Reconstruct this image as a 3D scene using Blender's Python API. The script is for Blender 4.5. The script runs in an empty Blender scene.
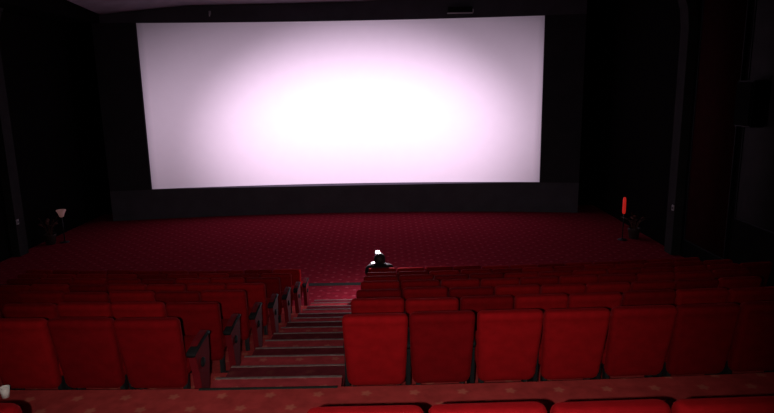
import bpy, bmesh, math, random
from mathutils import Vector, Matrix
random.seed(11)
PI = math.pi
C = bpy.context.scene.collection
SC = bpy.context.scene

# ------------------------------------------------------------------ camera
CAMZ = 4.39
F, PITCH, ROLL = 602.2, 0.1991, 0.01845
cam_d = bpy.data.cameras.new('camera')
cam = bpy.data.objects.new('camera', cam_d); C.objects.link(cam)
cam_d.sensor_width = 36.0; cam_d.sensor_fit = 'HORIZONTAL'
cam_d.lens = F / 774.0 * 36.0
cam_d.clip_start = 0.05; cam_d.clip_end = 200
cam.matrix_world = (Matrix.Translation((0, 0, CAMZ)) @ Matrix.Rotation(PI/2 - PITCH, 4, 'X')
                    @ Matrix.Rotation(-ROLL, 4, 'Z'))
SC.camera = cam

# ------------------------------------------------------------------ materials
def mat(name, col, rough=0.8, spec=0.3, noise=0.0, nscale=40.0, sheen=0.0, bump=0.0, metal=0.0, emit=None, es=0.0):
    m = bpy.data.materials.new(name); m.use_nodes = True
    nt = m.node_tree; b = nt.nodes['Principled BSDF']
    b.inputs['Roughness'].default_value = rough
    b.inputs['Specular IOR Level'].default_value = spec
    b.inputs['Metallic'].default_value = metal
    b.inputs['Base Color'].default_value = (*col, 1)
    if sheen:
        b.inputs['Sheen Weight'].default_value = sheen
        b.inputs['Sheen Roughness'].default_value = 0.35
        b.inputs['Sheen Tint'].default_value = (1.0, 0.04, 0.05, 1)
    if emit:
        b.inputs['Emission Color'].default_value = (*emit, 1)
        b.inputs['Emission Strength'].default_value = es
    if noise or bump:
        tc = nt.nodes.new('ShaderNodeTexCoord')
        nz = nt.nodes.new('ShaderNodeTexNoise'); nz.inputs['Scale'].default_value = nscale
        nz.inputs['Detail'].default_value = 4
        nt.links.new(tc.outputs['Object'], nz.inputs['Vector'])
        if noise:
            hs = nt.nodes.new('ShaderNodeHueSaturation'); hs.inputs['Color'].default_value = (*col, 1)
            mr = nt.nodes.new('ShaderNodeMapRange')
            mr.inputs['From Min'].default_value = 0.3; mr.inputs['From Max'].default_value = 0.7
            mr.inputs['To Min'].default_value = 1 - noise; mr.inputs['To Max'].default_value = 1 + noise
            nt.links.new(nz.outputs['Fac'], mr.inputs['Value'])
            nt.links.new(mr.outputs['Result'], hs.inputs['Value'])
            nt.links.new(hs.outputs['Color'], b.inputs['Base Color'])
        if bump:
            bp = nt.nodes.new('ShaderNodeBump'); bp.inputs['Strength'].default_value = bump
            bp.inputs['Distance'].default_value = 0.004
            nt.links.new(nz.outputs['Fac'], bp.inputs['Height'])
            nt.links.new(bp.outputs['Normal'], b.inputs['Normal'])
    return m

def carpet(name, base, motif, mixf, period=0.37, sheen=0.0):
    """woven carpet with a staggered lattice of small tan flower motifs"""
    m = mat(name, base, rough=1.0, spec=0.0, sheen=sheen)
    nt = m.node_tree; N = nt.nodes; L = nt.links; b = N['Principled BSDF']
    tc = N.new('ShaderNodeTexCoord'); sp = N.new('ShaderNodeSeparateXYZ')
    L.new(tc.outputs['Object'], sp.inputs[0])
    def M(op, a, c=None):
        n = N.new('ShaderNodeMath'); n.operation = op
        for i, v in enumerate((a, c)):
            if v is None: continue
            if isinstance(v, (int, float)): n.inputs[i].default_value = v
            else: L.new(v, n.inputs[i])
        return n.outputs[0]
    u = M('DIVIDE', sp.outputs[0], period); v = M('DIVIDE', sp.outputs[1], period)
    def lattice(off):
        a = M('SUBTRACT', M('FRACT', M('ADD', u, 10 + off)), 0.5)
        c = M('SUBTRACT', M('FRACT', M('ADD', v, 10 + off)), 0.5)
        d = M('SQRT', M('ADD', M('MULTIPLY', a, a), M('MULTIPLY', c, c)))
        ang = M('ARCTAN2', c, a)
        pet = M('ADD', M('MULTIPLY', M('COSINE', M('MULTIPLY', ang, 5.0)), 0.018), 0.105)
        r = N.new('ShaderNodeMapRange'); r.interpolation_type = 'SMOOTHSTEP'
        L.new(M('SUBTRACT', pet, d), r.inputs['Value'])
        r.inputs['From Min'].default_value = -0.03; r.inputs['From Max'].default_value = 0.05
        return r.outputs['Result']
    f = M('MAXIMUM', lattice(0.0), lattice(0.5))
    f = M('MULTIPLY', f, mixf)
    nz = N.new('ShaderNodeTexNoise'); nz.inputs['Scale'].default_value = 9.0; nz.inputs['Detail'].default_value = 6
    L.new(tc.outputs['Object'], nz.inputs['Vector'])
    mx = N.new('ShaderNodeMixRGB'); mx.inputs[1].default_value = (*base, 1); mx.inputs[2].default_value = (*motif, 1)
    L.new(f, mx.inputs[0])
    mr = N.new('ShaderNodeMapRange'); mr.inputs['From Min'].default_value = 0.3; mr.inputs['From Max'].default_value = 0.7
    mr.inputs['To Min'].default_value = 0.82; mr.inputs['To Max'].default_value = 1.18
    L.new(nz.outputs['Fac'], mr.inputs['Value'])
    hs = N.new('ShaderNodeHueSaturation'); L.new(mx.outputs[0], hs.inputs['Color']); L.new(mr.outputs[0], hs.inputs['Value'])
    L.new(hs.outputs[0], b.inputs['Base Color'])
    return m

M_CARPET = carpet('red_patterned_carpet', (0.30, 0.036, 0.036), (0.40, 0.13, 0.09), 0.55)
M_FRONT = carpet('front_floor_carpet', (0.17, 0.012, 0.022), (0.29, 0.07, 0.085), 0.5)  # same carpet, base recoloured darker and pinker to suit the screen light
M_TREAD = carpet('worn_stair_carpet', (0.30, 0.036, 0.044), (0.38, 0.13, 0.10), 0.6)
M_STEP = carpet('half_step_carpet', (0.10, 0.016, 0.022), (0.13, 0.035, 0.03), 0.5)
M_SEATS = [mat('red_plush_%s' % w, c, rough=0.9, spec=0.02, noise=0.12, nscale=14, bump=0.15, sheen=0.1) for w, c in
           (('bright', (0.20, 0.004, 0.006)), ('deep', (0.12, 0.0022, 0.004)), ('mid', (0.16, 0.003, 0.005)))]
M_PANEL = mat('red_vinyl', (0.11, 0.004, 0.008), rough=0.75, spec=0.1, noise=0.08)
M_BLACK = mat('black_plastic', (0.008, 0.008, 0.009), rough=0.7, spec=0.08, noise=0.1)
M_STEEL = mat('dark_steel', (0.03, 0.03, 0.032), rough=0.4, spec=0.5, metal=0.6, noise=0.1)
M_NOSE = mat('worn_grey_nosing', (0.14, 0.085, 0.08), rough=0.7, spec=0.3, noise=0.25, nscale=25)
M_DARKSTRIP = mat('dark_rubber_strip', (0.022, 0.022, 0.02), rough=0.95, spec=0.05, noise=0.2)
M_SCREEN = mat('matte_white_screen', (0.86, 0.86, 0.86), rough=1.0, spec=0.0, noise=0.01, nscale=3)
M_MASK = mat('haze_tinted_masking', (0.065, 0.064, 0.076), rough=1.0, spec=0.02, noise=0.1, nscale=2)  # same black surround, with bluish haze and stray light put into the colour
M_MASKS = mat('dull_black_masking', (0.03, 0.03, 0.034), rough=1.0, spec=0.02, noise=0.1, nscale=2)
M_WALL = mat('black_fabric_wall', (0.004, 0.0035, 0.0035), rough=1.0, spec=0.02, noise=0.2, nscale=3)
M_REDWALL = mat('dark_red_fabric', (0.016, 0.002, 0.002), rough=1.0, spec=0.02, noise=0.2, nscale=5)
M_PILLAR = mat('grey_painted_pillar', (0.022, 0.021, 0.021), rough=0.95, spec=0.03, noise=0.15, nscale=3)
M_CEIL = mat('dark_ceiling_paint', (0.27, 0.22, 0.26), rough=0.95, spec=0.1, noise=0.1, nscale=2)

# ------------------------------------------------------------------ mesh helpers
def link(name, bm, m, parent=None, smooth=True, loc=(0, 0, 0)):
    bmesh.ops.recalc_face_normals(bm, faces=bm.faces)
    me = bpy.data.meshes.new(name); bm.to_mesh(me); bm.free()
    for mm in (m if isinstance(m, (list, tuple)) else [m]): me.materials.append(mm)
    if smooth:
        for p in me.polygons: p.use_smooth = True
    o = bpy.data.objects.new(name, me); C.objects.link(o); o.location = loc
    if parent: o.parent = parent
    return o

def thing(name, label, cat, loc=(0, 0, 0), rz=0.0, group=None):
    o = bpy.data.objects.new(name, None); C.objects.link(o)
    o.empty_display_size = 0.1; o.location = loc; o.rotation_euler = (0, 0, rz)
    o['label'] = label; o['category'] = cat
    if group: o['group'] = group
    return o

def struct(o):
    o['kind'] = 'structure'; return o

def box(bm, x0, x1, y0, y1, z0, z1, bev=0.0):
    b2 = bmesh.new(); bmesh.ops.create_cube(b2, size=1)
    for v in b2.verts:
        v.co = Vector(((x0+x1)/2 + v.co.x*(x1-x0), (y0+y1)/2 + v.co.y*(y1-y0), (z0+z1)/2 + v.co.z*(z1-z0)))
    if bev: bmesh.ops.bevel(b2, geom=b2.edges[:], offset=bev, segments=2, affect='EDGES')
    me = bpy.data.meshes.new('t'); b2.to_mesh(me); b2.free(); bm.from_mesh(me); bpy.data.meshes.remove(me)

def loft(bm, rings, cap=True, closed=True):
    vs = [[bm.verts.new(p) for p in r] for r in rings]
    n = len(vs[0])
    for a, b in zip(vs, vs[1:]):
        for i in range(n if closed else n-1):
            j = (i+1) % n
            bm.faces.new((a[i], a[j], b[j], b[i]))
    if cap and closed:
        bm.faces.new(vs[0][::-1]); bm.faces.new(vs[-1])

def rrect(w, d, r, n=4):
    pts = []
    for cx, cy, a0 in ((w/2-r, d/2-r, 0), (-w/2+r, d/2-r, PI/2), (-w/2+r, -d/2+r, PI), (w/2-r, -d/2+r, 1.5*PI)):
        for i in range(n+1):
            a = a0 + PI/2*i/n; pts.append((cx + r*math.cos(a), cy + r*math.sin(a)))
    return pts

def tube(bm, path, rad, n=10):
    path = [Vector(p) for p in path]; rings = []
    rads = rad if isinstance(rad, (list, tuple)) else [rad]*len(path)
    for i, p in enumerate(path):
        t = (path[min(i+1, len(path)-1)] - path[max(i-1, 0)]).normalized()
        up = Vector((0, 0, 1)) if abs(t.z) < 0.9 else Vector((1, 0, 0))
        a = t.cross(up).normalized(); b = t.cross(a)
        rings.append([p + (a*math.cos(2*PI*k/n) + b*math.sin(2*PI*k/n))*rads[i] for k in range(n)])
    loft(bm, rings)

def lathe(bm, prof, c=(0, 0, 0), n=20):
    loft(bm, [[(c[0]+r*math.cos(2*PI*k/n), c[1]+r*math.sin(2*PI*k/n), c[2]+z) for k in range(n)] for r, z in prof])

def copy_tree(o, parent=None):
    c = o.copy(); C.objects.link(c); c.parent = parent
    for ch in list(o.children): copy_tree(ch, c)
    return c

# ------------------------------------------------------------------ layout numbers
KARC, X0 = 0.0078, -0.65          # every row is a shallow arc
def arc(x): return KARC*(x-X0)**2
XL, XR = -10.2, 7.45              # side walls
AL, AR = -1.51, -0.41             # aisle
DZ, DY = 0.276, 1.0936
PLAT = 4.39 - 2.32                # platform level above the front floor
EDGE0 = 4.365
def row_floor(i): return PLAT if i == 0 else 4.39 - 2.734 - DZ*(i-1)
def row_y(i): return 2.4156 if i == 0 else 4.5405 + DY*(i-1)

# ------------------------------------------------------------------ floor: platform, terraces, front floor in one stepped surface
def terraces(bm, xa, xb, nseg):
    prof = [(-12.0, PLAT), (EDGE0, PLAT)]
    for i in range(1, 8):
        z = max(row_floor(i), 0.0)
        if i == 7: z = 0.0
        e = EDGE0 + DY*(i-1)
        prof += [(e, z)]
        if i < 7: prof += [(EDGE0 + DY*i, z)]
    prof += [(12.6, 0.0), (21.3, 0.0)]
    rings = []
    for k in range(nseg+1):
        x = xa + (xb-xa)*k/nseg
        rings.append([Vector((x, y + (arc(x) if 0 < y < 12 else 0), z)) for y, z in prof])
    for a, b in zip(rings, rings[1:]):
        va = [bm.verts.new(p) for p in a]; vb = [bm.verts.new(p) for p in b]
        for i in range(len(va)-1):
            bm.faces.new((va[i], vb[i], vb[i+1], va[i+1]))
    # skirt walls towards the aisle, down to the base level
    for x in (xa, xb):
        r = rings[0] if x == xa else rings[-1]
        for p, q in zip(r, r[1:]):
            if q.y - p.y > 0.2 and p.z > 0.01 and q.y < 12:
                bm.faces.new([bm.verts.new(c) for c in (p, q, Vector((q.x, q.y, 0)), Vector((p.x, p.y, 0)))])
bm = bmesh.new()
terraces(bm, XL, AL, 24); terraces(bm, AR, XR, 24)
# aisle strip: platform part and front floor part
def quad(bm, *pts): bm.faces.new([bm.verts.new(p) for p in pts])
NOSE = [4.365, 4.81, 5.31, 5.82, 6.32, 6.84, 7.37, 7.89, 8.42, 8.93, 9.46, 10.0, 10.53, 11.06, 11.6]
quad(bm, (AL, -12, PLAT), (AR, -12, PLAT), (AR, NOSE[0], PLAT), (AL, NOSE[0], PLAT))
quad(bm, (AL, NOSE[-1], 0), (AR, NOSE[-1], 0), (AR, 21.3, 0), (AL, 21.3, 0))
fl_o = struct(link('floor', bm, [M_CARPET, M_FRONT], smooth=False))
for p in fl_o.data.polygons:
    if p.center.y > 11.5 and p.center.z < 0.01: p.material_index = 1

RISE = PLAT/15
bm = bmesh.new(); bm2 = bmesh.new()
stairs = thing('aisle_stairs', 'carpeted aisle stairs with grey nosings descending to the front floor', 'stairs')
del stairs['category']; del stairs['label']; stairs['kind'] = 'structure'
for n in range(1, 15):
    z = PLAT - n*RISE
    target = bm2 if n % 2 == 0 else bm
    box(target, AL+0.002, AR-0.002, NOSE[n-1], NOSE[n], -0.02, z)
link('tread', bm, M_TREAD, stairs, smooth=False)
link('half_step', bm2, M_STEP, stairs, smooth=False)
for n in range(15):
    z = PLAT - n*RISE
    bm = bmesh.new()
    box(bm, AL+0.005, AR-0.005, NOSE[n]-0.022, NOSE[n]+0.008, z-0.03, z+0.007, 0.003)
    link('nosing', bm, M_DARKSTRIP if n == 0 else M_NOSE, stairs, smooth=False)

# dark strip across the floor in front of the first row
bm = bmesh.new()
pts = [XL + (XR-XL)*k/40 for k in range(41)]
rings = []
for x in pts:
    y = 12.98 + 0.6*arc(x)
    rings.append([(x, y-0.09, 0.0), (x, y-0.07, 0.014), (x, y+0.07, 0.014), (x, y+0.09, 0.0)])
loft(bm, rings)
struct(link('trim_1', bm, M_DARKSTRIP, smooth=False))

# ------------------------------------------------------------------ walls and ceiling
CEILB = 7.9
def zc(px):   # lower edge of the ceiling where it meets the masking: dips at left, raised at right so dark masking stands in for shade
    t = (px + 1.4)/8.7
    if t > 0.1: return 7.10 + 0.25*min(1, (t-0.1)*2)
    return 7.09 - 0.07*min(1, max(0, -t-0.0)/0.6) - 0.30*max(0, -t-0.58)**1.0/0.33
LAMP = Vector((-1.2, -12.6, 5.9))
SX, SZ, SW, SH, SYD, SK = -1.399, CAMZ-0.619, 13.285, 5.477, 20.9, 0.01146
def sy(x): return SYD - SK*(x-SX)**2

bm = bmesh.new(); box(bm, XL-0.2, XL, -12, 21.5, -0.05, 8.4); struct(link('wall_left', bm, M_WALL, smooth=False))
bm = bmesh.new(); box(bm, XR, XR+0.2, -12, 21.5, -0.05, 8.4); struct(link('wall_right', bm, M_WALL, smooth=False))
bm = bmesh.new(); box(bm, XL, XR, 21.3, 21.5, -0.05, 8.4); struct(link('wall_front', bm, M_WALL, smooth=False))
# back wall with the projection port: the port frames the beam to the screen
bm = bmesh.new()
outer = [(XL-0.2, -0.05), (XR+0.2, -0.05), (XR+0.2, 8.4), (XL-0.2, 8.4)]
inner = []
for a, b in ((-1, -1), (1, -1), (1, 1), (-1, 1)):
    x = SX + a*SW/2; P = Vector((x, sy(x), SZ + b*SH/2))
    t = (-12.0 - LAMP.y)/(P.y - LAMP.y); q = LAMP + (P-LAMP)*t
    inner.append((q.x, q.z))
vo = [bm.verts.new((x, -12, z)) for x, z in outer]; vi = [bm.verts.new((x, -12, z)) for x, z in inner]
for i in range(4):
    j = (i+1) % 4; bm.faces.new((vo[i], vo[j], vi[j], vi[i]))
struct(link('wall_back', bm, M_WALL, smooth=False))
bm = bmesh.new()
rings = []
for k in range(41):
    x = XL + (XR-XL)*k/40
    rings.append([(x, -12.0, CEILB), (x, 12.0, 7.75), (x, 18.0, zc(x)+0.22), (x, min(21.3, sy(x)+0.3), zc(x))])
loft(bm, rings, closed=False)
struct(link('ceiling', bm, M_CEIL, smooth=True))

bm = bmesh.new(); box(bm, XL, -9.1, -12, 20.2, 6.5, 8.3); struct(link('trim_4', bm, M_WALL, smooth=False))  # black box added along the wall to keep the left ceiling corner dark

# ------------------------------------------------------------------ the screen and its black surround
scr = thing('cinema_screen', 'huge wide white cinema screen glowing in the beam, in a black surround', 'screen', (SX, SYD, 0))
def sheet(bm, xa, xb, z0, z1, dy=0.0, n=32, thick=0.0):
    rings = []
    for k in range(n+1):
        x = xa + (xb-xa)*k/n; y = sy(x) + dy
        a = z0(x) if callable(z0) else z0; b = z1(x) if callable(z1) else z1
        rings.append([(x-SX, y-SYD, a), (x-SX, y-SYD, b), (x-SX, y-SYD+thick, b), (x-SX, y-SYD+thick, a)])
    loft(bm, rings)
bm = bmesh.new(); sheet(bm, SX-SW/2-0.05, SX+SW/2+0.05, SZ-SH/2-0.05, SZ+SH/2+0.05, 0.0, 48, 0.03)
link('screen_surface', bm, M_SCREEN, scr)
FL, FR = -9.35, 6.5
bm = bmesh.new()
sheet(bm, FL, FR, 0.0, SZ-SH/2, -0.10, 48, 0.095)
link('lower_masking', bm, M_MASK, scr, smooth=False)
bm = bmesh.new()
sheet(bm, FL, FR, SZ+SH/2, lambda x: zc(x)+0.01, -0.10, 48, 0.095)
link('upper_masking', bm, M_MASK, scr, smooth=False)
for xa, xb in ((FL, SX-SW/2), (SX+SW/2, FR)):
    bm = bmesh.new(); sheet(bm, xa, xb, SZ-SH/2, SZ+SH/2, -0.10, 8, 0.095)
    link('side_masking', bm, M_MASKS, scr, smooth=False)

# ------------------------------------------------------------------ seats
def back_bm():
    bm = bmesh.new(); rings = []
    prof = [(0.285, 0.80, 0.40), (0.292, 0.90, 0.70), (0.312, 0.965, 0.92), (0.35, 1.0, 1.0), (0.55, 1.0, 1.0), (0.70, 1.0, 1.0), (0.83, 1.0, 1.0),
            (0.872, 1.0, 0.93), (0.878, 1.0, 0.96), (0.90, 1.0, 1.04), (0.925, 0.992, 1.0), (0.942, 0.965, 0.82), (0.951, 0.92, 0.55), (0.953, 0.87, 0.25)]
    for z, ws, ts in prof:
        t = (z-0.285)/0.66
        w = 0.482 + 0.054*min(1, t*1.1)**0.8
        th = 0.115*ts
        yc = 0.055 + (0.95-z)*0.20
        r = min(0.045, th*0.48)
        rings.append([(x*1.0, y+yc, z) for x, y in rrect(w*ws, th, r, 4)])
    loft(bm, rings); return bm
def cushion_bm():
    bm = bmesh.new(); rings = []
    for s, k in ((0.0, 0.85), (0.012, 0.95), (0.05, 1.0), (0.25, 1.0), (0.42, 1.0), (0.455, 0.95), (0.47, 0.82)):
        th = 0.12*(0.55 + 0.45*k if k < 1 else 1)
        rings.append([(x, s, z) for x, z in rrect(0.455*k, th, 0.04, 4)])
    loft(bm, rings); return bm
def armrest_bm(w=0.055, y0=0.2):
    bm = bmesh.new(); rings = []
    for y, h, k in ((y0, 0.575, 0.85), (y0+0.012, 0.59, 1), (0.28, 0.612, 1), (0.40, 0.622, 1), (0.485, 0.622, 1), (0.51, 0.615, 0.9), (0.52, 0.60, 0.7)):
        rings.append([(x, y, h-0.014+z) for x, z in rrect(w*k, 0.028, 0.011, 3)])
    loft(bm, rings); return bm
def inlay_bm(w):
    bm = bmesh.new(); rings = []
    for y, h in ((0.16, 0.586), (0.28, 0.6135), (0.40, 0.6245), (0.485, 0.6245)):
        rings.append([(-w/2+0.002, y, h), (w/2-0.020, y, h), (w/2-0.020, y, h+0.006), (-w/2+0.002, y, h+0.006)])
    loft(bm, rings); return bm
def panel_bm(w=0.04, y0=0.2):
    bm = bmesh.new()
    sil = [(0.24, 0.02), (0.40, 0.02), (0.42, 0.20), (0.48, 0.42), (0.49, 0.592), (0.28, 0.583), (y0+0.02, 0.558), (max(y0+0.02, 0.19), 0.34)]
    rings = [[(x, y, z) for y, z in sil] for x in (-w/2, w/2)]
    loft(bm, rings)
    bmesh.ops.bevel(bm, geom=bm.edges[:], offset=0.006, segments=2, affect='EDGES'); return bm
def knob_bm(side):
    bm = bmesh.new()
    rings = []
    for dx, r in ((0.0, 0.042), (0.012, 0.042), (0.018, 0.034), (0.018, 0.0)):
        if r == 0: continue
        rings.append([(side*dx, 0.27+r*math.cos(2*PI*k/18), 0.43+r*math.sin(2*PI*k/18)) for k in range(18)])
    loft(bm, rings); return bm
def leg_bm():
    bm = bmesh.new()
    box(bm, -0.03, 0.03, 0.17, 0.40, 0.0, 0.015, 0.004)
    box(bm, -0.018, 0.018, 0.24, 0.31, 0.01, 0.37, 0.004)
    return bm
def hinge_bm():
    bm = bmesh.new(); box(bm, -0.225, 0.225, 0.19, 0.23, 0.33, 0.37, 0.006); return bm

def build_seat(tip):
    """tip-up cinema chair facing +Y, its rear top edge near the origin's x axis"""
    t = thing('cinema_chair', '', 'seat')
    bk = link('backrest', back_bm(), M_SEATS[0], t)
    cu = link('cushion', cushion_bm(), M_SEATS[0], t)
    cu.location = (0, 0.24, 0.35); cu.rotation_euler = (math.radians(10), 0, 0)
    link('hinge_bar', hinge_bm(), M_STEEL, t, smooth=False)
    for s in (-1, 1):
        l = link('leg', leg_bm(), M_STEEL, t, smooth=False); l.location = (s*0.19, 0, 0)
    return t
proto = build_seat(True)
arm_me = {}
def arm(seat, x, w=0.055, side=0):
    """arm pad on its upholstered standard, with an inlaid pad and a round hinge cap on aisle ends"""
    key = (w, side)
    if key not in arm_me:
        y0 = 0.10 if side else 0.2
        t = [link('armrest_panel', panel_bm(w*0.75, y0), M_PANEL if side else M_BLACK, None, smooth=False), link('arm_pad', armrest_bm(w, y0), M_BLACK, None)]  # shared panels coloured black so the gaps between seats stay dark
        if side:
            t += [link('hinge_cap', knob_bm(side), M_BLACK, None), link('arm_inlay', inlay_bm(w), M_PANEL, None, smooth=False)]
        arm_me[key] = [o.data for o in t]
        for o in t: bpy.data.objects.remove(o)
    p = None
    for nm, me in zip(('armrest_panel', 'arm_pad', 'hinge_cap', 'arm_inlay'), arm_me[key]):
        o = bpy.data.objects.new(nm, me); C.objects.link(o); o.parent = p or seat
        if p is None: p = o; o.location = (x, 0, 0)
        if nm == 'hinge_cap': o.location = (side*w*0.375, 0, 0)

# one mesh copy of backrest/cushion per fabric, shared by all seats
fab = {}
for part in ('backrest', 'cushion'):
    src = [c for c in proto.children if c.name.startswith(part)][0].data
    for i, m in enumerate(M_SEATS):
        me = src.copy(); me.materials.clear(); me.materials.append(m); fab[part, i] = me

ORD = ['', 'first', 'second', 'third', 'fourth', 'fifth', 'sixth', 'seventh', 'eighth', 'ninth', 'tenth', 'eleventh', 'twelfth', 'thirteenth']
ROWN = ['nearest row at the photo\'s bottom edge', 'second row, below the carpeted platform edge', 'third row from the camera', 'fourth row from the camera',
        'fifth row from the camera', 'sixth row, two behind the front', 'seventh row, just behind the front', 'front row facing the empty floor']
A_R, B_L = -0.389, -1.69
PITCHS = 0.55
counts = {0: (4, 1), 1: (7, 3), 2: (8, 4), 3: (9, 5), 4: (10, 7), 5: (12, 8), 6: (12, 9), 7: (12, 10)}
tintR1 = [0, 1, 0, 0, 2, 1, 1]
first = True
person_seat = None
for row in range(8):
    nr, nl = counts[row]
    for blk, n in (('right', nr), ('left', nl)):
        for i in range(n):
            if blk == 'right':
                x = A_R + PITCHS*(i+0.5)
                if row == 0: x = -0.40 + 0.56*(i+0.5)
            else:
                x = (B_L if row else -1.67) - PITCHS*(i+0.5)
            occupied = row == 7 and blk == 'right' and i == 0
            s = copy_tree(proto)
            y = row_y(row) + arc(x)
            rz = math.atan(2*KARC*(x-X0))
            s.location = (x, y, row_floor(row) if row < 7 else 0.0)
            drop = (0.026 if blk == 'right' else -0.02) if row == 0 else 0.0
            s.rotation_euler = (0, 0, rz)
            rnd = random.random(); ti = 0 if rnd < 0.45 else (2 if rnd < 0.75 else 1)
            if row == 1 and blk == 'right': ti = tintR1[i]
            rec = random.uniform(-1, 1)
            for c in s.children:
                nm = c.name.split('.')[0]
                if nm in ('backrest', 'cushion'): c.data = fab[nm, ti]
                if nm == 'backrest':
                    c.rotation_euler = (math.radians(rec*0.9), math.radians(random.uniform(-0.2, 0.2)), 0)
                    c.location = (0, 0, -0.03 - drop + random.uniform(-0.012, 0.008))
                if nm == 'cushion' and occupied: c.rotation_euler = (math.radians(2), 0, 0)
            # arm rests: each seat carries the one on its aisle side; the outermost carries both
            sd = -1 if blk == 'right' else 1
            if i == 0:
                if blk == 'right': arm(s, -0.25, 0.05)
                else: arm(s, 0.315, 0.085, 1)
            else: arm(s, sd*0.275, 0.05)
            if i == n-1: arm(s, -sd*0.285, 0.05)
            pos = 'on the aisle' if i == 0 else ORD[i+1] + ' from the aisle'
            if i == n-1 and row == 0 and blk == 'left': pos = 'on the aisle'
            s['label'] = 'red plush seat %s, %s block, %s' % (pos, blk, ROWN[row])
            s['group'] = 'red cinema seats in rows'
            if occupied:
                s['label'] = 'red plush front row seat taken by the person in dark clothes'
                person_seat = s

for o in list(proto.children_recursive) + [proto]: bpy.data.objects.remove(o)

# ------------------------------------------------------------------ person in the front row
def skinned(name, nodes, edges, m, parent, root=0, sub=2):
    """one continuous surface grown round a skeleton of (position, radius) nodes"""
    me = bpy.data.meshes.new(name); me.from_pydata([Vector(p) for p, r in nodes], edges, [])
    o = bpy.data.objects.new(name, me); C.objects.link(o)
    sk = o.modifiers.new('s', 'SKIN'); sk.use_smooth_shade = True
    for v, (p, r) in zip(me.skin_vertices[0].data, nodes):
        v.radius = r if isinstance(r, (list, tuple)) else (r, r)
        v.use_root = False
    me.skin_vertices[0].data[root].use_root = True
    ss = o.modifiers.new('u', 'SUBSURF'); ss.levels = sub; ss.render_levels = sub
    bpy.context.view_layer.update()
    dg = bpy.context.evaluated_depsgraph_get()
    nm = bpy.data.meshes.new_from_object(o.evaluated_get(dg))
    bpy.data.objects.remove(o); bpy.data.meshes.remove(me)
    nm.materials.clear(); nm.materials.append(m); nm.name = name
    for p in nm.polygons: p.use_smooth = True
    r = bpy.data.objects.new(name, nm); C.objects.link(r); r.parent = parent
    return r
M_SKIN = mat('skin', (0.35, 0.19, 0.13), rough=0.6, noise=0.06)
M_HAIR = mat('black_hair', (0.010, 0.008, 0.008), rough=0.6, noise=0.3, nscale=60)
M_JACKET = mat('black_jacket', (0.006, 0.005, 0.006), rough=0.9, noise=0.15)
M_TROUS = mat('dark_trousers', (0.014, 0.014, 0.02), rough=0.9, noise=0.15)
M_SHOE = mat('black_shoe', (0.012, 0.012, 0.012), rough=0.5)
px, py = person_seat.location.x, person_seat.location.y
person = thing('person', 'seated person with short dark hair and black jacket holding up a light', 'person', (px-0.05, py+0.01, 0))
# joints (local, facing +Y); seat top is about 0.49
def hand_nodes(w, d, up, thumb):
    """palm and five bent fingers starting at wrist w, pointing along d, curling towards up"""
    d = Vector(d).normalized(); up = Vector(up).normalized(); sde = d.cross(up).normalized()*thumb
    w = Vector(w); n = [(w, 0.024), (w + d*0.045, (0.036, 0.018)), (w + d*0.085, (0.036, 0.016))]
    chains = []
    for k, ln in enumerate((0.072, 0.08, 0.075, 0.058)):
        o = (1.5-k)*0.021
        b = w + d*0.082 + sde*o
        chains.append([b, b + d*ln*0.5 + up*0.004, b + d*ln*0.72 + up*ln*0.32, b + d*ln*0.70 + up*ln*0.62])
    b = w + d*0.03 + sde*0.028
    chains.append([b, b + sde*0.026 + d*0.022 + up*0.01, b + sde*0.028 + d*0.045 + up*0.025, b + sde*0.018 + d*0.06 + up*0.036])
    return n, chains
nodes = [((0, 0.42, 0.515), (0.15, 0.10)), ((0, 0.36, 0.61), (0.14, 0.10)), ((0, 0.295, 0.74), (0.17, 0.10)), ((0, 0.26, 0.875), (0.16, 0.08)),
         ((0, 0.265, 0.925), (0.06, 0.06)), ((0, 0.278, 0.955), (0.062, 0.066)), ((0, 0.295, 1.00), (0.088, 0.096)), ((0, 0.295, 1.07), (0.092, 0.106)), ((0, 0.285, 1.13), (0.064, 0.074))]
edges = [(i, i+1) for i in range(8)]
def chain(start, pts):
    p = start
    for q in pts:
        nodes.append(q); edges.append((p, len(nodes)-1)); p = len(nodes)-1
    return p
SH_L, SH_R = (-0.215, 0.265, 0.862), (0.215, 0.265, 0.862)
EL_L, WR_L = (-0.235, 0.42, 0.70), (-0.17, 0.60, 0.72)
EL_R, WR_R = (0.17, 0.52, 0.72), (0.0, 0.60, 0.955)
hl = chain(3, [(SH_L, 0.066), (EL_L, 0.048), (WR_L, 0.029)])
hr = chain(3, [(SH_R, 0.066), (EL_R, 0.048), (WR_R, 0.029)])
LEGS = []
for sg in (-1, 1):
    LEGS.append(chain(0, [((sg*0.10, 0.46, 0.515), 0.088), ((sg*0.13, 0.79, 0.53), 0.062), ((sg*0.13, 0.81, 0.30), 0.052), ((sg*0.13, 0.83, 0.10), 0.038), ((sg*0.13, 0.90, 0.045), 0.034), ((sg*0.13, 1.0, 0.03), 0.026)]))
hand_info = []
for start, w, d, up, th in ((hl, WR_L, (0.25, 0.55, 0.75), (0.4, -0.8, 0.3), 1), (hr, WR_R, (-0.12, 0.1, 0.95), (-0.4, -0.8, 0.1), -1)):
    n, chains = hand_nodes(w, d, up, th)
    e = chain(start, n[1:]); palm = e - 1
    hand_info.append((Vector(w), Vector(d).normalized(), Vector(up).normalized(), chains))
body = skinned('body', nodes, edges, M_SKIN, person)
def garment(name, m, test, off):
    """a layer of cloth over the chosen region of the body, with real thickness"""
    b = bmesh.new(); b.from_mesh(body.data); b.normal_update()
    bmesh.ops.delete(b, geom=[f for f in b.faces if not all(test(v.co) for v in f.verts)], context='FACES')
    inner = [(v, v.normal.copy()) for v in b.verts]
    for v, n in inner: v.co += n*off
    r = bmesh.ops.solidify(b, geom=b.faces[:], thickness=0.008)
    return link(name, b, m, person)
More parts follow.
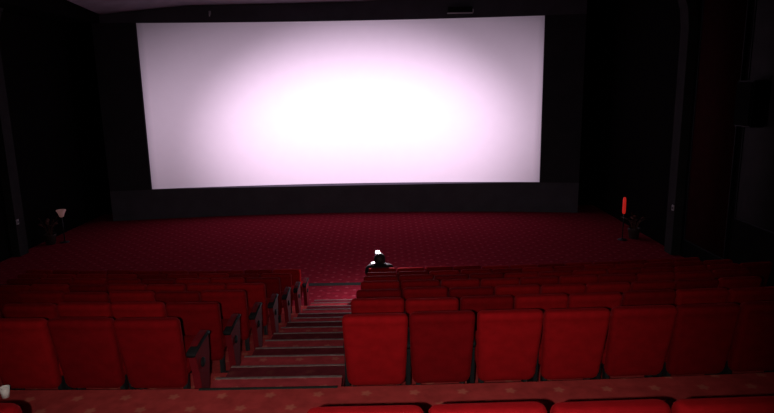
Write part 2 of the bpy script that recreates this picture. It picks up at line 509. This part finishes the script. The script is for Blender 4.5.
PALM = [Vector(WR_L) + Vector((0.25, 0.55, 0.75)).normalized()*0.08, Vector(WR_R) + Vector((-0.12, 0.1, 0.95)).normalized()*0.08]
def in_hand(c): return any((c-p).length < 0.095 for p in PALM)
def in_leg(c): return c.z < 0.66 and c.y > 0.50 and abs(c.x) < 0.2 and c.z < 0.62 or c.z < 0.47
garment('jacket', M_JACKET, lambda c: c.z < 0.945 and not in_hand(c) and not in_leg(c) or (c.z < 0.70 and c.z > 0.5 and c.y < 0.56) or (c.z >= 0.945 and c.x > 0.105 - 0.1*(c.y > 0.42) and not in_hand(c)), 0.020)
garment('trousers', M_TROUS, lambda c: c.z < 0.64 and c.z > 0.085 and not (abs(c.x) > 0.205 and c.z > 0.60), 0.010)
for w, d, up, chains in hand_info:
    for c in chains:
        rr = [0.0095, 0.009, 0.0085, 0.007]
        bm0 = skinned('finger', list(zip(c, rr)), [(0, 1), (1, 2), (2, 3)], M_SKIN, None, sub=1)
        # fold the finger into the one body mesh
        b = bmesh.new(); b.from_mesh(body.data); b.from_mesh(bm0.data); b.to_mesh(body.data); b.free()
        bpy.data.objects.remove(bm0)
# face: nose, ears, eye sockets, lips merged into the body mesh
b = bmesh.new(); b.from_mesh(body.data)
def ball(bm, c, r, s=(1, 1, 1)):
    k = bmesh.ops.create_uvsphere(bm, u_segments=12, v_segments=8, radius=r)
    for v in k['verts']: v.co = Vector((v.co.x*s[0]+c[0], v.co.y*s[1]+c[1], v.co.z*s[2]+c[2]))
ball(b, (0, 0.405, 1.02), 0.016, (0.8, 1.1, 1.6))
for s in (-1, 1):
    ball(b, (s*0.094, 0.295, 1.03), 0.022, (0.4, 0.8, 1.35))
    be = bmesh.new(); ball(be, (s*0.032, 0.386, 1.045), 0.011, (1.3, 0.8, 0.8)); link('eye', be, M_HAIR, person)
ball(b, (0, 0.388, 0.975), 0.018, (1.3, 0.6, 0.4))
b.to_mesh(body.data); b.free()
for p in body.data.polygons: p.use_smooth = True
hair = bmesh.new()
ball(hair, (0, 0.282, 1.035), 0.122, (0.95, 1.05, 1.05))
for v in list(hair.verts):
    if v.co.y > 0.305 and v.co.z < 1.085: v.co.y = 0.305
    if v.co.z < 1.0 and v.co.y > 0.29: v.co.x *= 0.80
    if v.co.z < 0.945: v.co.z = 0.945 + (v.co.z-0.945)*0.5
    v.co += Vector((random.uniform(-1, 1), random.uniform(-1, 1), random.uniform(-1, 1)))*0.003
link('hair', hair, M_HAIR, person)
for s in (-1, 1):
    bm = bmesh.new(); rings = []
    for y, w, h in ((0.77, 0.06, 0.06), (0.785, 0.082, 0.09), (0.85, 0.09, 0.095), (0.94, 0.096, 0.075), (1.02, 0.088, 0.062), (1.05, 0.05, 0.03)):
        rings.append([(s*0.13+x, y, h/2+z+0.0) for x, z in rrect(w, h, min(w, h)*0.4, 3)])
    loft(bm, rings); link('shoe', bm, M_SHOE, person)

# what the person holds: a raised phone with its torch shining back, and a second lit phone lower down
M_GLOW = mat('lit_phone_screen', (0.9, 0.9, 0.95), rough=0.3, emit=(1.0, 0.93, 1.0), es=2.2)
M_TORCH = mat('torch_glass', (0.9, 0.9, 0.9), rough=0.2, emit=(1.0, 0.92, 1.0), es=6.0)
def phone(label, loc, rot, w, h, torch):
    t = thing('phone', label, 'phone', loc); t.rotation_euler = rot
    bm = bmesh.new(); box(bm, -w/2, w/2, -0.004, 0.004, -h/2, h/2, 0.003); link('phone_case', bm, M_BLACK, t)
    bm = bmesh.new(); box(bm, -w/2+0.005, w/2-0.005, -0.0052, -0.0042, -h/2+0.006, h/2-0.006); link('display', bm, M_GLOW, t, smooth=False)
    if torch:
        bm = bmesh.new()
        rings = [[(r*math.cos(2*PI*k/16), y, h/2-0.03+r*math.sin(2*PI*k/16)) for k in range(16)] for y, r in ((-0.004, 0.02), (-0.012, 0.018), (-0.014, 0.009))]
        loft(bm, rings); link('torch_lamp', bm, M_TORCH, t)
    return t
P0 = person.location
phone('small bright light held up just above the dark-haired head', (P0.x-0.045, P0.y+0.64, 1.085), (math.radians(-8), 0, math.radians(3)), 0.095, 0.07, True)
phone('small lit screen held beside the seated head, at shoulder height', (P0.x-0.13, P0.y+0.685, 0.84), (math.radians(-10), math.radians(-6), math.radians(5)), 0.11, 0.062, False)

# ------------------------------------------------------------------ side wall fittings
def pillar(n, x, y, sgn):
    """grey rib up the wall that bends over towards the ceiling"""
    bm = bmesh.new(); rings = []
    path = [(x, 0.0), (x, 3.0), (x, 5.6), (x-sgn*0.06, 6.1), (x-sgn*0.2, 6.5), (x-sgn*0.45, 6.85), (x-sgn*0.8, 7.1), (x-sgn*1.3, 7.3)]
    for i, (a, z) in enumerate(path):
        b = path[min(i+1, len(path)-1)]; c = path[max(i-1, 0)]
        t = Vector((b[0]-c[0], 0, b[1]-c[1])).normalized(); nrm = Vector((-t.z, 0, t.x))*sgn
        p = Vector((a, y, z))
        rings.append([p + Vector((0, -0.2, 0)), p + Vector((0, 0.2, 0)), p + Vector((0, 0.2, 0)) - nrm*-0.22, p + Vector((0, -0.2, 0)) - nrm*-0.22])
    loft(bm, rings)
    struct(link('trim_%d' % n, bm, M_PILLAR, smooth=False))
pillar(2, XR, 15.0, 1); pillar(3, XL, 16.0, -1)
M_DOT = mat('pale_switch_plate', (0.35, 0.35, 0.36), rough=0.4)
def plate(label, x, y, z, sgn):
    t = thing('switch_plate', label, 'switch', (x, y, z))
    bm = bmesh.new(); box(bm, -0.012, 0.012, -0.045, 0.045, -0.07, 0.07, 0.004); link('plate', bm, M_DOT, t)
    bm = bmesh.new(); box(bm, -0.022 if sgn > 0 else 0.010, -0.010 if sgn > 0 else 0.022, -0.016, 0.016, -0.03, 0.03, 0.003); link('rocker', bm, M_STEEL, t)
# acoustic panels of dark red cloth on the right wall
def wall_panel(label, y0, y1, z0, z1, m):
    t = thing('acoustic_panel', label, 'wall panel', (XR, (y0+y1)/2, z0))
    h = (y1-y0)/2
    bm = bmesh.new(); box(bm, -0.06, -0.0, -h, h, 0, z1-z0, 0.012); link('cloth_face', bm, m, t)
    bm = bmesh.new()
    for a, b, c, d in ((-h-0.03, -h, 0, z1-z0), (h, h+0.03, 0, z1-z0), (-h-0.03, h+0.03, -0.03, 0), (-h-0.03, h+0.03, z1-z0, z1-z0+0.03)):
        box(bm, -0.075, 0.0, a, b, c, d, 0.005)
    link('edge_frame', bm, M_BLACK, t, smooth=False)
wall_panel('dark red cloth panel on the right wall, just this side of the grey pillar', 12.75, 14.5, 0.5, 6.2, M_REDWALL)
wall_panel('grey cloth panel on the right wall at the photo\'s right edge', 10.9, 12.45, 1.5, 6.2, M_PILLAR)
t = thing('wall_speaker', 'black box loudspeaker on the right wall at the photo\'s right edge', 'speaker', (XR-0.08, 12.0, 3.9))
bm = bmesh.new(); box(bm, -0.32, -0.02, -0.28, 0.28, -0.45, 0.45, 0.02); link('speaker_box', bm, M_BLACK, t, smooth=False)
bm = bmesh.new(); box(bm, -0.34, -0.318, -0.25, 0.25, -0.42, 0.42, 0.008); link('grille', bm, M_WALL, t, smooth=False)
bm = bmesh.new(); box(bm, -0.03, 0.08, -0.06, 0.06, -0.10, 0.10, 0.01); link('bracket', bm, M_STEEL, t, smooth=False)

# small plates on the pillars, box fixture over the screen
plate('small pale switch plate on the grey pillar of the right wall', XR-0.232, 14.87, 1.22, 1)
plate('small pale switch plate on the grey pillar at the photo\'s left edge', XL+0.232, 15.87, 0.95, -1)
fx = 2.5
t = thing('light_fixture', 'small dark box fixture above the screen, right of its centre', 'light fixture', (fx, sy(fx)-0.10, 6.76))
bm = bmesh.new(); box(bm, -0.40, 0.40, -0.20, -0.06, -0.10, 0.08, 0.01); link('housing', bm, M_BLACK, t, smooth=False)
bm = bmesh.new(); box(bm, -0.42, 0.42, -0.24, -0.06, -0.125, -0.10, 0.005); box(bm, 0.40, 0.43, -0.22, -0.06, -0.1, 0.0, 0.004)
link('lower_lip', bm, M_DOT, t, smooth=False)
fx = -5.68
t = thing('ceiling_hook', 'tiny pale hook above the upper left part of the screen', 'hook', (fx, sy(fx)-0.10, 6.75))
bm = bmesh.new(); tube(bm, [(0, 0, 0.06), (0, -0.06, 0.05), (0, -0.09, 0.0), (0, -0.06, -0.05), (0, -0.02, -0.03)], 0.018); link('hook_bar', bm, M_DOT, t)
bm = bmesh.new(); box(bm, -0.04, 0.04, -0.012, 0.0, 0.0, 0.12, 0.004); link('back_plate', bm, M_DOT, t, smooth=False)

# paper cup on the platform by the photo's left edge
M_CUP = mat('white_paper', (0.75, 0.72, 0.7), rough=0.8, noise=0.03)
t = thing('paper_cup', 'white paper cup on the carpeted platform edge at the far left', 'cup', (-2.985, 4.30, PLAT))
bm = bmesh.new(); lathe(bm, [(0.026, 0), (0.036, 0.08), (0.0345, 0.08), (0.025, 0.004)]); link('cup_wall', bm, M_CUP, t)
bm = bmesh.new()
loft(bm, [[((0.036+0.0025*math.cos(a))*math.cos(2*PI*k/20), (0.036+0.0025*math.cos(a))*math.sin(2*PI*k/20), 0.081+0.0025*math.sin(a)) for k in range(20)] for a in [2*PI*q/8 for q in range(9)]], cap=False)
link('rolled_rim', bm, M_CUP, t)

# dark corners either side of the screen
M_POT = mat('dark_glazed_pot', (0.03, 0.018, 0.016), rough=0.4, noise=0.2)
M_LEAF = mat('dull_reddish_leaf', (0.10, 0.035, 0.025), rough=0.7, noise=0.3, nscale=20)
def plant(label, x, y, h, seed, spread):
    rnd = random.Random(seed)
    t = thing('potted_plant', label, 'plant', (x, y, 0))
    bm = bmesh.new(); lathe(bm, [(0.10, 0.0), (0.13, 0.02), (0.155, 0.2), (0.17, 0.27), (0.17, 0.30), (0.145, 0.30), (0.14, 0.24)]); link('pot', bm, M_POT, t)
    bm = bmesh.new(); bl = bmesh.new()
    for k in range(16):
        a = rnd.uniform(0, 2*PI); r = rnd.uniform(0.3, 1.0)*spread; zt = 0.3 + (h-0.3)*rnd.uniform(0.45, 1.0)
        p0 = Vector((0.05*math.cos(a), 0.05*math.sin(a), 0.25)); p1 = Vector((r*math.cos(a), r*math.sin(a), zt))
        mid = p0.lerp(p1, 0.55) + Vector((0, 0, 0.08))
        tube(bm, [p0, mid, p1], [0.008, 0.006, 0.004], 6)
        d = (p1-mid).normalized(); sd = d.cross(Vector((0, 0, 1))).normalized(); L = rnd.uniform(0.14, 0.22)
        rings = []
        for q, wd in ((0, 0.008), (0.25, 0.04), (0.5, 0.05), (0.8, 0.03), (1.0, 0.004)):
            c = p1 + d*L*q - Vector((0, 0, 0.06*q*q)); u = Vector((0, 0, 0.002))
            rings.append([c-sd*wd-u, c+sd*wd-u, c+sd*wd+u, c-sd*wd+u])
        loft(bl, rings)
    link('stem', bm, M_LEAF, t); link('foliage', bl, M_LEAF, t)
plant('dim reddish potted plant in the dark corner by the right wall', 6.98, 16.55, 0.62, 3, 0.24)
plant('dim reddish potted plant in the dark corner by the left wall', -9.85, 17.1, 0.75, 8, 0.22)
def post_lamp(label, x, y, ztop, kind):
    t = thing('post_lamp', label, 'lamp', (x, y, 0))
    bm = bmesh.new(); lathe(bm, [(0.13, 0), (0.13, 0.015), (0.03, 0.03), (0.014, 0.06)]); link('base', bm, M_STEEL, t)
    bm = bmesh.new(); tube(bm, [(0, 0, 0.04), (0, 0, ztop-0.2)], 0.014); link('post', bm, M_STEEL, t)
    bm = bmesh.new()
    if kind == 'bar':
        lathe(bm, [(0.02, ztop-0.47), (0.035, ztop-0.46), (0.045, ztop-0.40), (0.045, ztop-0.08), (0.035, ztop-0.02), (0.02, ztop)])
        m = mat('red_lamp_tube', (0.4, 0.02, 0.02), rough=0.4, emit=(1.0, 0.03, 0.02), es=0.3)
    else:
        lathe(bm, [(0.03, ztop-0.22), (0.06, ztop-0.2), (0.09, ztop-0.1), (0.135, ztop-0.02), (0.13, ztop), (0.08, ztop-0.06)])
        m = mat('pale_lamp_bowl', (0.4, 0.3, 0.3), rough=0.4, emit=(1.0, 0.45, 0.42), es=0.07)
    link('lamp_shade', bm, m, t)
post_lamp('thin red glowing lamp on a post near the right wall', 6.6, 16.4, 1.22, 'bar')
post_lamp('small faint pinkish uplighter on a post near the left wall', -9.55, 17.3, 0.98, 'bowl')

# ------------------------------------------------------------------ lights
tgt = Vector((-0.85, 20.8, 2.0))
for nm, en, rad, wide in (('projector_lamp', 26000, 7.0, 1.9), ('projector_lamp_core', 54000, 5.1, 1.3)):
    sp = bpy.data.lights.new(nm, 'SPOT')
    sp.energy = en; sp.color = (1.0, 0.73, 0.99); sp.spot_blend = 1.0; sp.shadow_soft_size = 0.0
    sp.spot_size = 2*math.atan(rad/(tgt-LAMP).length)
    so = bpy.data.objects.new(nm, sp); C.objects.link(so); so.location = LAMP
    so.rotation_euler = (tgt-LAMP).to_track_quat('-Z', 'Y').to_euler()
    so.scale = (wide, 1.0, 1.0)
pt = bpy.data.lights.new('phone_torch', 'POINT')
pt.energy = 95; pt.color = (1.0, 0.82, 0.95); pt.shadow_soft_size = 0.03
po = bpy.data.objects.new('phone_torch', pt); C.objects.link(po); po.location = (P0.x-0.03, P0.y+0.69, 1.215)
fl = bpy.data.lights.new('camera_flash', 'SPOT')
fl.energy = 680; fl.color = (1.0, 0.86, 0.78); fl.spot_size = math.radians(82); fl.spot_blend = 1.0; fl.shadow_soft_size = 0.012
fo = bpy.data.objects.new('camera_flash', fl); C.objects.link(fo); fo.location = (-0.12, 0.0, CAMZ-0.035)
fo.rotation_euler = (Vector((-0.5, 8.0, 0.8))-fo.location).to_track_quat('-Z', 'Y').to_euler()

w = bpy.data.worlds.new('world'); SC.world = w; w.use_nodes = True
w.node_tree.nodes['Background'].inputs[0].default_value = (0, 0, 0, 1)
w.node_tree.nodes['Background'].inputs[1].default_value = 0.0
SC.view_settings.view_transform = 'Standard'; SC.view_settings.look = 'None'
SC.view_settings.exposure = 0.0; SC.view_settings.gamma = 1.0; SC.view_settings.use_curve_mapping = False
SC.cycles.use_denoising = True
SC.cycles.max_bounces = 6
